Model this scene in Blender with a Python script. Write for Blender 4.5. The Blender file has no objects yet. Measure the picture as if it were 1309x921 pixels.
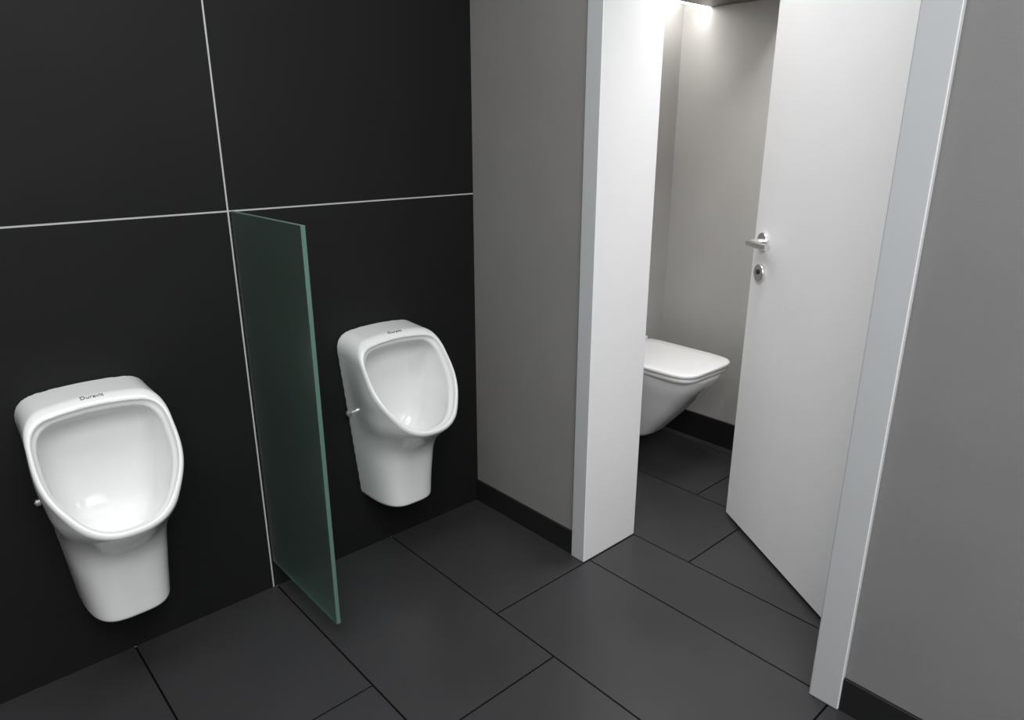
import bpy, bmesh, math
import numpy as np
from mathutils import Vector, Matrix
from mathutils.bvhtree import BVHTree

H = 1.40
scene = bpy.context.scene
scene.view_settings.view_transform = 'Standard'
scene.view_settings.look = 'None'

# ------------------------------------------------------------------ materials
def mat(name, col, rough=0.5, metal=0.0, spec=0.5, coat=0.0, trans=0.0, noise=0.0, nscale=6.0,
        bump=0.0, bscale=60.0, rnoise=0.0, ior=1.45):
    m = bpy.data.materials.new(name); m.use_nodes = True
    nt = m.node_tree; b = nt.nodes['Principled BSDF']
    b.inputs['Base Color'].default_value = (*col, 1)
    b.inputs['Roughness'].default_value = rough
    b.inputs['Metallic'].default_value = metal
    b.inputs['Specular IOR Level'].default_value = spec
    b.inputs['Coat Weight'].default_value = coat
    b.inputs['Coat Roughness'].default_value = 0.06
    b.inputs['Transmission Weight'].default_value = trans
    b.inputs['IOR'].default_value = ior
    tc = nt.nodes.new('ShaderNodeTexCoord')
    if noise > 0:
        n = nt.nodes.new('ShaderNodeTexNoise'); n.inputs['Scale'].default_value = nscale
        n.inputs['Detail'].default_value = 6
        nt.links.new(tc.outputs['Object'], n.inputs['Vector'])
        r = nt.nodes.new('ShaderNodeValToRGB')
        r.color_ramp.elements[0].position = 0.3; r.color_ramp.elements[1].position = 0.7
        r.color_ramp.elements[0].color = (*[c*(1-noise) for c in col], 1)
        r.color_ramp.elements[1].color = (*[min(1, c*(1+noise)) for c in col], 1)
        nt.links.new(n.outputs['Fac'], r.inputs['Fac'])
        nt.links.new(r.outputs['Color'], b.inputs['Base Color'])
        if rnoise > 0:
            mr = nt.nodes.new('ShaderNodeMapRange')
            mr.inputs['To Min'].default_value = rough-rnoise; mr.inputs['To Max'].default_value = rough+rnoise
            nt.links.new(n.outputs['Fac'], mr.inputs['Value'])
            nt.links.new(mr.outputs['Result'], b.inputs['Roughness'])
    if bump > 0:
        n2 = nt.nodes.new('ShaderNodeTexNoise'); n2.inputs['Scale'].default_value = bscale
        n2.inputs['Detail'].default_value = 4
        nt.links.new(tc.outputs['Object'], n2.inputs['Vector'])
        bp = nt.nodes.new('ShaderNodeBump'); bp.inputs['Strength'].default_value = bump
        bp.inputs['Distance'].default_value = 0.002
        nt.links.new(n2.outputs['Fac'], bp.inputs['Height'])
        nt.links.new(bp.outputs['Normal'], b.inputs['Normal'])
    return m

M_dark = mat('dark_wall_tile', (0.0096, 0.0099, 0.0101), 0.6, noise=0.10, nscale=3, bump=0.08, bscale=150, spec=0.23)
M_joint = mat('light_joint', (0.48, 0.49, 0.49), 0.7, noise=0.05)
M_floor = mat('floor_tile', (0.035, 0.035, 0.037), 0.34, noise=0.12, nscale=2.5, bump=0.08, bscale=200, rnoise=0.05)
M_grout = mat('floor_grout', (0.002, 0.002, 0.002), 0.9, noise=0.1, spec=0.1)
M_grey2 = mat('grey_paint_side', (0.212, 0.208, 0.200), 0.65, noise=0.03, nscale=5, bump=0.15, bscale=220)
M_grey3 = mat('grey_paint_neutral', (0.190, 0.191, 0.190), 0.65, noise=0.03, nscale=5, bump=0.15, bscale=220)
M_bounce = mat('bounce_wall_paint', (0.62, 0.62, 0.61), 0.7, noise=0.02, nscale=5, bump=0.1, bscale=220)  # for the out-of-view walls, made pale to bounce fill light back
M_stall = mat('stall_paint', (0.41, 0.40, 0.385), 0.6, noise=0.03, nscale=5, bump=0.15, bscale=220)
M_white = mat('white_lacquer', (0.84, 0.84, 0.85), 0.4, noise=0.01, nscale=4, bump=0.03, bscale=300)
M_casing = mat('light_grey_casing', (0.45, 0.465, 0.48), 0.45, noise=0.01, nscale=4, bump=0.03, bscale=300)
M_door = mat('door_lacquer', (0.86, 0.86, 0.87), 0.4, noise=0.01, nscale=4, bump=0.03, bscale=300)
M_base = mat('baseboard_black', (0.012, 0.012, 0.013), 0.45, noise=0.1, nscale=8)
M_ceil = mat('ceiling_paint', (0.7, 0.7, 0.7), 0.8, noise=0.02)
M_cer = mat('white_ceramic', (0.81, 0.82, 0.82), 0.12, coat=0.35, noise=0.008, nscale=3)
M_seat = mat('white_seat_plastic', (0.84, 0.84, 0.84), 0.12, coat=0.3, noise=0.008, nscale=3)
M_chrome = mat('brushed_steel', (0.80, 0.80, 0.80), 0.22, metal=1.0, noise=0.03, nscale=40)
M_hole = mat('dark_hole', (0.02, 0.02, 0.02), 0.4, noise=0.1)
M_glass = mat('frosted_glass', (0.53, 0.70, 0.62), 0.30, trans=0.975, ior=1.26, noise=0.02, nscale=4, spec=0.35)
M_gedge = mat('glass_edge', (0.12, 0.215, 0.175), 0.35, trans=0.1, noise=0.05, nscale=8)
M_metal = mat('dark_bronze_metal', (0.10, 0.095, 0.085), 0.4, metal=0.6, noise=0.05)
M_logo = mat('logo_print', (0.13, 0.13, 0.13), 0.4, noise=0.05)

def emis(name, col, s):
    m = bpy.data.materials.new(name); m.use_nodes = True
    b = m.node_tree.nodes['Principled BSDF']
    b.inputs['Base Color'].default_value = (*col, 1)
    b.inputs['Emission Color'].default_value = (*col, 1)
    b.inputs['Emission Strength'].default_value = s
    return m
M_led = emis('led_diffuser', (1.0, 0.99, 0.96), 20)

# ------------------------------------------------------------------ helpers
def link(ob, parent=None):
    scene.collection.objects.link(ob)
    if parent: ob.parent = parent
    return ob

def mesh_obj(name, verts, faces, mats, parent=None, smooth=False, midx=None):
    me = bpy.data.meshes.new(name); me.from_pydata(verts, [], faces); me.update()
    for m in (mats if isinstance(mats, (list, tuple)) else [mats]): me.materials.append(m)
    if smooth: me.polygons.foreach_set('use_smooth', [True]*len(me.polygons))
    if midx is not None: me.polygons.foreach_set('material_index', midx)
    return link(bpy.data.objects.new(name, me), parent)

def box_data(a, b):
    (x0, y0, z0), (x1, y1, z1) = a, b
    v = [(x0,y0,z0),(x1,y0,z0),(x1,y1,z0),(x0,y1,z0),(x0,y0,z1),(x1,y0,z1),(x1,y1,z1),(x0,y1,z1)]
    f = [(0,3,2,1),(4,5,6,7),(0,1,5,4),(1,2,6,5),(2,3,7,6),(3,0,4,7)]
    return v, f

def boxes(name, lst, mats, parent=None, bevel=0.0, midx=None, fidx=None):
    V, F, I = [], [], []
    for n, (a, b) in enumerate(lst):
        v, f = box_data(a, b); o = len(V)
        V += v; F += [tuple(i+o for i in q) for q in f]
        I += list(fidx) if fidx else [midx[n] if midx else 0]*6
    ob = mesh_obj(name, V, F, mats, parent, midx=I)
    if bevel:
        md = ob.modifiers.new('bevel', 'BEVEL'); md.width = bevel; md.segments = 3; md.limit_method = 'ANGLE'
        ob.data.polygons.foreach_set('use_smooth', [True]*len(ob.data.polygons))
        w = ob.modifiers.new('wn', 'WEIGHTED_NORMAL')
    return ob

def empty(name, loc, rotz=0):
    e = bpy.data.objects.new(name, None); e.empty_display_size = 0.1
    e.location = loc; e.rotation_euler = (0, 0, rotz)
    return link(e)

def tube(name, pts, r, m, parent=None, res=6, cap=True):
    cu = bpy.data.curves.new(name, 'CURVE'); cu.dimensions = '3D'
    cu.bevel_depth = r; cu.bevel_resolution = res; cu.use_fill_caps = cap
    s = cu.splines.new('POLY'); s.points.add(len(pts)-1)
    for i, p in enumerate(pts): s.points[i].co = (*p, 1)
    cu.materials.append(m)
    tmp = bpy.data.objects.new(name+'_c', cu)
    scene.collection.objects.link(tmp)
    dg = bpy.context.evaluated_depsgraph_get()
    me = bpy.data.meshes.new_from_object(tmp.evaluated_get(dg))
    bpy.data.objects.remove(tmp)
    me.name = name
    if not me.materials: me.materials.append(m)
    me.polygons.foreach_set('use_smooth', [len(p.vertices) == 4 for p in me.polygons])
    return link(bpy.data.objects.new(name, me), parent)

def disc(name, c, n, prof, m, parent=None, seg=40):
    """surface of revolution around axis n at c; prof = [(r, h)...]"""
    n = Vector(n).normalized(); q = n.to_track_quat('Z', 'Y'); c = Vector(c)
    V, F = [], []
    for (r, h) in prof:
        for s in range(seg):
            a = 2*math.pi*s/seg
            V.append(tuple(c + q @ Vector((r*math.cos(a), r*math.sin(a), h))))
    for k in range(len(prof)-1):
        for s in range(seg):
            s2 = (s+1) % seg
            F.append((k*seg+s, k*seg+s2, (k+1)*seg+s2, (k+1)*seg+s))
    F.append(tuple(range(seg))[::-1]); F.append(tuple((len(prof)-1)*seg+s for s in range(seg)))
    ob = mesh_obj(name, V, F, m, parent, smooth=True)
    md = ob.modifiers.new('es', 'EDGE_SPLIT'); md.split_angle = math.radians(40)
    return ob

def surface_nets(f, lo, hi, h):
    ax = [np.arange(lo[i], hi[i]+h, h) for i in range(3)]
    X, Y, Z = np.meshgrid(*ax, indexing='ij')
    V = f(X, Y, Z)
    S = V < 0
    nx, ny, nz = V.shape
    acc = np.zeros((nx-1, ny-1, nz-1, 3)); cnt = np.zeros((nx-1, ny-1, nz-1))
    corners = [(i, j, k) for i in (0, 1) for j in (0, 1) for k in (0, 1)]
    def sub(A, c): return A[c[0]:nx-1+c[0], c[1]:ny-1+c[1], c[2]:nz-1+c[2]]
    for a in corners:
        for d in range(3):
            if a[d] == 0:
                b = list(a); b[d] = 1
                va, vb = sub(V, a), sub(V, b)
                ch = (va < 0) != (vb < 0)
                den = np.where(ch, va-vb, 1)
                t = np.where(ch, va/den, 0)
                for e in range(3):
                    acc[..., e] += np.where(ch, a[e] + (t if e == d else 0), 0)
                cnt += ch
    act = cnt > 0
    idx = -np.ones(act.shape, dtype=np.int64); idx[act] = np.arange(act.sum())
    ci = np.argwhere(act)
    P = (ci + acc[act]/cnt[act][:, None])*h + np.array(lo)
    faces = []
    for d in range(3):
        e1, e2 = (d+1) % 3, (d+2) % 3
        sl0 = [slice(None)]*3; sl1 = [slice(None)]*3
        sl0[d] = slice(0, -1); sl1[d] = slice(1, None)
        A, B = S[tuple(sl0)], S[tuple(sl1)]
        loc = np.argwhere(A != B)
        ok = (loc[:, e1] > 0) & (loc[:, e2] > 0) & (loc[:, e1] < V.shape[e1]-1) & (loc[:, e2] < V.shape[e2]-1)
        loc = loc[ok]
        inside = A[tuple(loc.T)]
        q = []
        for (o1, o2) in ((-1, -1), (0, -1), (0, 0), (-1, 0)):
            c = loc.copy(); c[:, e1] += o1; c[:, e2] += o2
            q.append(idx[tuple(c.T)])
        q = np.stack(q, 1)
        q[~inside] = q[~inside][:, ::-1]
        faces.append(q)
    F = np.concatenate(faces)
    for _ in range(3):
        e = 5e-4
        fx = f(P[:, 0], P[:, 1], P[:, 2])
        g = np.stack([(f(P[:, 0]+e*(i == 0), P[:, 1]+e*(i == 1), P[:, 2]+e*(i == 2)) -
                       f(P[:, 0]-e*(i == 0), P[:, 1]-e*(i == 1), P[:, 2]-e*(i == 2)))/(2*e) for i in range(3)], 1)
        st = g*(fx/np.maximum((g**2).sum(1), 0.05))[:, None]
        n = np.linalg.norm(st, axis=1, keepdims=True)
        st *= np.minimum(1, 0.5*h/np.maximum(n, 1e-9))
        P = P - st
    return P, F

def sdf_mesh(name, f, lo, hi, h, m):
    P, F = surface_nets(f, lo, hi, h)
    me = bpy.data.meshes.new(name); me.from_pydata(P.tolist(), [], F.tolist()); me.update()
    me.polygons.foreach_set('use_smooth', [True]*len(me.polygons))
    me.materials.append(m)
    return me

def smax(a, b, k):
    hh = np.maximum(k-np.abs(a-b), 0)/k
    return np.maximum(a, b) + hh*hh*k*0.25
def smin(a, b, k): return -smax(-a, -b, k)
def sstep(a, b, x):
    t = np.clip((x-a)/(b-a), 0, 1); return t*t*(3-2*t)
def tab(z, zs, vs):
    r = 0
    for d, w in ((-0.03, .15), (-0.015, .22), (0, .26), (0.015, .22), (0.03, .15)):
        r = r + w*np.interp(z+d, zs, vs)
    return r

# ------------------------------------------------------------------ room shell
WY = 1.395*H           # back wall plane
WX = 1.130*H           # side wall plane
IX = 1.312*H           # inner face of the side wall
FX = 1.960*H           # far stall wall
CZ = 2.60
LX = -1.7
BY = -2.4
JL, JR = 0.980*H, 0.414*H        # door opening
SR = 0.33*H
DH = 2.06

g = 0.0027
xl = [0.225-0.305*k for k in range(1, 5)][::-1] + [0.225, 0.528, 0.838, 1.140, 1.312, 1.613, 1.918, 2.22]
tiles = []
for c in range(len(xl)-1):
    k = c - xl.index(0.838)
    off = 0.978 if k in (0, -2, -4) else 0.802
    if k == 1: off = 0.978
    if k == 2: off = 0.810
    if k == 3: off = 0.990
    if k == 4: off = 0.810
    x0, x1 = xl[c]*H+g, xl[c+1]*H-g
    if x0 < LX: x0 = LX
    x1 = min(x1, FX+0.01)
    if x1 <= x0: continue
    for j in range(-6, 3):
        y0, y1 = (off+0.6*j)*H+g, (off+0.6*(j+1))*H-g
        y0 = max(y0, BY); y1 = min(y1, WY+0.01)
        if y1-y0 < 0.02: continue
        tiles.append(((x0, y0, -0.02), (x1, y1, 0)))
fl = [((LX-0.1, BY-0.1, -0.12), (FX+0.1, WY+0.1, -0.003))]
boxes('floor', fl+tiles, [M_grout, M_floor], midx=[0]+[1]*len(tiles))

# back wall: dark slabs with light joints
jz = 0.853*H; jx = 0.520*H; jw = 0.0024
xs = [LX, jx-1.19, jx, FX+0.001]
zs = [0, jz, 2*jz, CZ]
pan = []
for i in range(len(xs)-1):
    for j in range(len(zs)-1):
        x0 = xs[i] + (jw if i else 0); x1 = xs[i+1]-jw
        if xs[i] >= jx-1e-6: x1 = WX+0.05
        z0 = zs[j] + (jw if j else 0); z1 = min(zs[j+1]-(jw if j < 2 else 0), CZ)
        pan.append(((x0, WY, z0), (x1, WY+0.02, z1)))
boxes('wall_back', [((LX-0.1, WY+0.0008, -0.02), (WX+0.06, WY+0.12, CZ))]+pan, [M_joint, M_dark], midx=[0]+[1]*len(pan))
boxes('wall_stall_back', [((IX-0.02, WY, -0.02), (FX+0.1, WY+0.12, CZ))], M_stall)

boxes('wall_right', [((WX, JL+0.02, -0.01), (IX-0.01, WY+0.01, CZ)),
                     ((WX, BY, -0.01), (IX-0.01, JR-0.02, CZ)),
                     ((WX, JR-0.02, DH+0.03), (IX-0.01, JL+0.02, CZ))], [M_grey2, M_grey3], midx=[0, 1, 0])
boxes('wall_right_stall_side', [((IX-0.01, JL+0.02, -0.01), (IX, WY+0.01, CZ)),
                     ((IX-0.01, SR, -0.01), (IX, JR-0.02, CZ)),
                     ((IX-0.01, JR-0.02, DH+0.03), (IX, JL+0.02, CZ))], M_stall)
boxes('wall_stall_far', [((FX, SR-0.1, -0.02), (FX+0.1, WY+0.1, CZ))], M_stall)
boxes('wall_stall_near', [((IX-0.01, SR-0.1, -0.02), (FX+0.05, SR, CZ))], M_stall)
boxes('wall_left', [((LX-0.1, BY-0.1, -0.02), (LX, WY+0.1, CZ))], M_bounce)
boxes('wall_behind', [((LX-0.1, BY-0.1, -0.02), (IX, BY, CZ))], M_bounce)
boxes('ceiling', [((LX-0.1, BY-0.1, CZ), (FX+0.1, WY+0.12, CZ+0.1))], M_ceil)

# jamb linings (white) whose corridor face is a light grey casing
FXF = 1.120*H
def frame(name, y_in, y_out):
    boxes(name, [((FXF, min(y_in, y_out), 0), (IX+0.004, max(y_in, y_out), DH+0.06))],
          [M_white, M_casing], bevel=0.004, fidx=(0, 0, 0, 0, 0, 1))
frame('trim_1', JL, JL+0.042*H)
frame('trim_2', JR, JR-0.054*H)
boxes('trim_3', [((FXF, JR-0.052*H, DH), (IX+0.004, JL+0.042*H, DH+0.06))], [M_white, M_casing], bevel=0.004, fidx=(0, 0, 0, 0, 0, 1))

# baseboards
bh = 0.063*H
boxes('baseboard_right', [((WX-0.008, JL+0.042*H, 0), (WX+0.002, WY, bh)),
                          ((WX-0.008, BY, 0), (WX+0.002, JR-0.054*H, bh+0.008))], M_base, bevel=0.0015)
bs = 0.088*H
boxes('baseboard_stall', [((FX-0.010, SR, 0), (FX+0.002, WY, bs)),
                          ((IX, WY-0.010, 0), (FX, WY+0.002, bs)),
                          ((IX-0.002, JL+0.05*H, 0), (IX+0.010, WY, bs))], M_base, bevel=0.0015)
boxes('baseboard_left', [((LX-0.002, BY, 0), (LX+0.01, WY, bh))], M_base, bevel=0.0015)

# ------------------------------------------------------------------ stall light cove
cz = 1.346*H
cove = empty('ceiling_light_cove', (0, 0, 0))
boxes('bulkhead', [((IX+0.001, 1.03*H, cz), (FX-0.001, 1.325*H-0.034, cz+0.16)),
                   ((IX+0.001, 1.325*H-0.003, cz), (FX-0.001, 1.325*H, cz+0.16))], M_metal, cove)
boxes('led_strip', [((IX+0.01, 1.325*H-0.0335, cz+0.002), (FX-0.01, 1.325*H-0.0035, cz+0.02))], M_led, cove)
boxes('led_slot', [((IX+0.03, 1.340*H, cz+0.05), (FX-0.03, 1.340*H+0.03, cz+0.065))], M_led, cove)
boxes('led_holder', [((IX+0.002, 1.325*H-0.001, cz+0.065), (FX-0.002, WY-0.001, cz+0.09))], M_ceil, cove)

# ------------------------------------------------------------------ door
hx, hy = 1.296*H, 0.430*H
dirv = Vector((0.535, 0.845)).normalized()
DW = 0.523*H
door = empty('door_1', (hx, hy, 0), math.atan2(dirv.y, dirv.x))
T = 0.040
dz0 = 0.010*H
boxes('leaf', [((0.0, -T, dz0), (DW, 0, DH-0.006))], M_door, door, bevel=0.0015)
hz = 0.753*H
hxl = DW-0.062
lz = 0.9506
for side, sg in (('outer', 1), ('inner', -1)):
    y0 = 0 if sg == 1 else -T
    disc('rosette_'+side, (hxl, y0, hz), (0, sg, 0), [(0.031, 0), (0.031, 0.007), (0.0295, 0.0095), (0.012, 0.010)], M_chrome, door)
    pts = [(hxl, y0, hz), (hxl, y0+sg*0.046, hz)]
    for a in range(1, 7):
        t = a/6*math.pi/2
        pts.append((hxl-0.014*(1-math.cos(t)), y0+sg*(0.046+0.014*math.sin(t)), hz))
    pts.append((hxl-0.130, y0+sg*0.060, hz))
    tube('lever_'+side, pts, 0.0105, M_chrome, door)
    disc('lock_rosette_'+side, (hxl, y0, lz), (0, sg, 0), [(0.030, 0), (0.030, 0.007), (0.0285, 0.0095), (0.010, 0.010)], M_chrome, door)
    disc('lock_cylinder_'+side, (hxl, y0+sg*0.010, lz+0.004), (0, sg, 0), [(0.0085, -0.002), (0.0085, 0.003), (0.006, 0.0035)], M_hole if sg==1 else M_chrome, door)
for i, z in enumerate((0.25, 1.0, 1.8)):
    tube('hinge_%d' % (i+1), [(-0.004, -T-0.002, z-0.05), (-0.004, -T-0.002, z+0.05)], 0.008, M_chrome, door)

# ------------------------------------------------------------------ glass divider
gx = 0.528*H
gy0, gy1 = 1.097*H, WY+0.0005
gz0, gz1 = 0.069*H, 0.853*H
gt = 0.012
div = empty('glass_divider', (gx, WY, 0))
v, f = box_data((-gt/2, gy0-WY, gz0), (gt/2, gy1-WY, gz1))
ob = mesh_obj('glass_panel', v, f, [M_glass, M_gedge], div, midx=[1, 1, 1, 0, 1, 0])
md = ob.modifiers.new('b', 'BEVEL'); md.width = 0.0012; md.segments = 2

# ------------------------------------------------------------------ urinal
ZB = 0.216
def f_D(x, y, z):
    base = 0.099 + np.clip(z-ZB, 0, 1)*0.095
    w = base + 0.029*sstep(0.02, 0.22, y)*sstep(0.38, 0.56, z)*(1-0.75*sstep(0.60, 0.80, z))
    D = tab(z, [0.20, 0.30, 0.37, 0.42, 0.46, 0.50, 0.54, 0.60, 0.9], [.190, .190, .196, .212, .248, .302, .348, .372, .382])
    n = 3.4 - 1.05*sstep(0.34, 0.50, z) + 0.95*sstep(0.55, 0.70, z)
    r = ((np.abs(x)/w)**n + (np.maximum(y, 0)/D)**n)**(1/n)
    return (r-1)*w, w, D
def plane_d(y, z): return (y-0.120)*0.800 + (z-0.790)*0.600
def f_urinal(x, y, z):
    fo, w, D = f_D(x, y, z)
    plane = plane_d(y, z)
    top = z - 0.804 + 0.62*x*x + 0.06*y
    body = smax(fo, top, 0.058)
    body = smax(body, plane, 0.015)
    body = smax(body, ZB-z, 0.014)
    # shallow rebate inside the rim, then the deep bowl
    inn = smax(fo + 0.012, z-0.776+0.75*x*x, 0.045)
    inn = smax(inn, -plane-0.012-0.08*np.maximum(y-0.1, 0), 0.012)
    dep = smax(fo + 0.020, z-0.759+0.75*x*x, 0.050)
    dep = smax(dep, 0.036 - y, 0.05)
    dep = smax(dep, 0.410 + 0.10*np.abs(x) - z, 0.08)
    cav = smin(inn, dep, 0.018)
    body = smax(body, -cav, 0.008)
    return np.maximum(body, 0.0005-y)
me_u = sdf_mesh('urinal_body', f_urinal, (-0.20, -0.008, 0.20), (0.20, 0.40, 0.82), 0.0033, M_cer)
bvh = BVHTree.FromPolygons([v.co for v in me_u.vertices], [tuple(p.vertices) for p in me_u.polygons])

def urinal(x):
    e = empty('urinal', (x, WY-0.001, 0), math.pi)
    body = bpy.data.objects.new('bowl', me_u); link(body, e)
    for s in (-1, 1):
        hit = bvh.ray_cast(Vector((s*0.5, 0.030, 0.532)), Vector((-s, 0, 0)))[0]
        disc('fixing_screw', (hit.x, 0.030, 0.532), (s, 0, 0), [(0.006, -0.004), (0.006, 0.010), (0.010, 0.010), (0.010, 0.019), (0.007, 0.022)], M_chrome, e, seg=20)
    hit, nn, _, _ = bvh.ray_cast(Vector((0, 0.16, 0.60)), Vector((0, 0, -1)))
    disc('drain', hit, nn, [(0.030, -0.003), (0.030, 0.002), (0.024, 0.003)], M_chrome, e)
    cu = bpy.data.curves.new('logo', 'FONT'); cu.body = 'Duravit'; cu.size = 0.0165; cu.align_x = 'CENTER'; cu.extrude = 0.0005
    cu.materials.append(M_logo)
    t = bpy.data.objects.new('logo_print', cu); link(t, e)
    hit, nn, _, _ = bvh.ray_cast(Vector((0, 0.107, 1.0)), Vector((0, 0, -1)))
    zax = Vector((0, nn.y, nn.z)).normalized(); xax = Vector((-1, 0, 0)); yax = zax.cross(xax)
    M = Matrix((xax, yax, zax)).transposed().to_4x4(); M.translation = hit + zax*0.0008 - yax*0.006
    t.matrix_local = M
    return e
urinal(0.832*H)
urinal(0.221*H)

# ------------------------------------------------------------------ toilet
zt = 0.35*H
def f_toilet(x, y, z):
    zz = z - (zt-0.49)
    w = tab(zz, [0.08, 0.15, 0.24, 0.32, 0.38, 0.42, 0.46], [.098, .112, .134, .152, .168, .176, .178])
    L = tab(zz, [0.08, 0.15, 0.24, 0.32, 0.38, 0.415, 0.46], [.21, .265, .345, .410, .465, .497, .503])
    n = 3.6
    r = ((np.abs(x)/w)**n + (np.maximum(y, 0)/L)**n)**(1/n)
    fo = (r-1)*w
    b = smax(fo, zz-0.455, 0.012)
    b = smax(b, 0.100-zz, 0.045)
    led = np.maximum(np.maximum(np.abs(x)-0.172, y-0.040), np.maximum(zz-0.486, 0.40-zz))
    b = smin(b, led, 0.015)
    return np.maximum(b, 0.0005-y)
tx = 1.716*H
toi = empty('wall_hung_toilet', (tx, WY-0.001, 0), math.pi)
me_t = sdf_mesh('bowl', f_toilet, (-0.22, -0.008, zt-0.49+0.08), (0.22, 0.54, zt+0.02), 0.0045, M_cer)
link(bpy.data.objects.new('bowl', me_t), toi)

def slab(name, y0, y1, hw, z0, z1, r, m, parent, dome=0.0):
    V, F = [], []
    N = 120; out = []
    for i in range(N):
        a = 2*math.pi*i/N
        c, s = math.cos(a), math.sin(a)
        n = 5.5 if s > 0 else 12
        k = (abs(c)**n+abs(s)**n)**(-1/n)
        ym = (y0+y1)/2; hy_ = (y1-y0)/2
        taper = 1-0.04*(s*k > 0)*(s*k)**2
        out.append((c*k*hw*taper, ym+s*k*hy_))
    ym = (y0+y1)/2
    rings = [(r, z0)]
    for t in (30, 60, 90):
        t = math.radians(t); rings.append((r*(1-math.sin(t)), z0 + r*(1-math.cos(t))))
    for t in (0, 30, 60, 90):
        t = math.radians(t); rings.append((r*(1-math.cos(t)), z1 - r + r*math.sin(t)))
    for q in (0.06, 0.1, 0.14): rings.append((q, z1+dome*q/0.14))
    for (ins, z) in rings:
        for (x, y) in out:
            fx = (hw-ins)/hw; fy = ((y1-y0)/2-ins)/((y1-y0)/2)
            V.append((x*fx, ym+(y-ym)*fy, z))
    for k in range(len(rings)-1):
        for i in range(N):
            j = (i+1) % N
            F.append((k*N+i, k*N+j, (k+1)*N+j, (k+1)*N+i))
    F.append(tuple(range(N))[::-1]); F.append(tuple((len(rings)-1)*N+i for i in range(N)))
    return mesh_obj(name, V, F, m, parent, smooth=True)
slab('seat', 0.062, 0.502, 0.179, zt-0.034, zt-0.019, 0.004, M_seat, toi)
slab('lid', 0.052, 0.507, 0.182, zt-0.0165, zt, 0.006, M_seat, toi, dome=0.002)
boxes('hinge_bar', [((-0.165, 0.020, zt-0.03), (0.165, 0.052, zt+0.012))], M_cer, toi, bevel=0.008)
# ------------------------------------------------------------------ lights
def area(name, loc, size, power, rot=(0, 0, 0), col=(1, 1, 1)):
    l = bpy.data.lights.new(name, 'AREA'); l.shape = 'RECTANGLE'; l.size = size[0]; l.size_y = size[1]
    l.energy = power; l.color = col
    o = bpy.data.objects.new(name, l); o.location = loc; o.rotation_euler = rot
    return link(o)
area('ceiling_lamp_key', (-0.1, -0.7, 2.56), (1.6, 1.6), 82)
area('ceiling_lamp_urinals', (0.3, 1.0, 2.56), (1.6, 0.6), 22)
area('stall_fill_light', (2.08, 1.15, 2.56), (0.35, 0.45), 24)  # unseen fill light, added to brighten the door face and stall
w = bpy.data.worlds.new('World'); scene.world = w; w.use_nodes = True
w.node_tree.nodes['Background'].inputs[0].default_value = (0.6, 0.62, 0.65, 1)
w.node_tree.nodes['Background'].inputs[1].default_value = 0.3

# ------------------------------------------------------------------ camera
cd = bpy.data.cameras.new('Camera'); cam = bpy.data.objects.new('Camera', cd); link(cam)
cd.sensor_width = 36; cd.lens = 900/1309*36; cd.clip_start = 0.02
cam.location = (0, 0, H)
cam.rotation_euler = (math.radians(72), 0, -math.radians(42.1))
scene.camera = cam
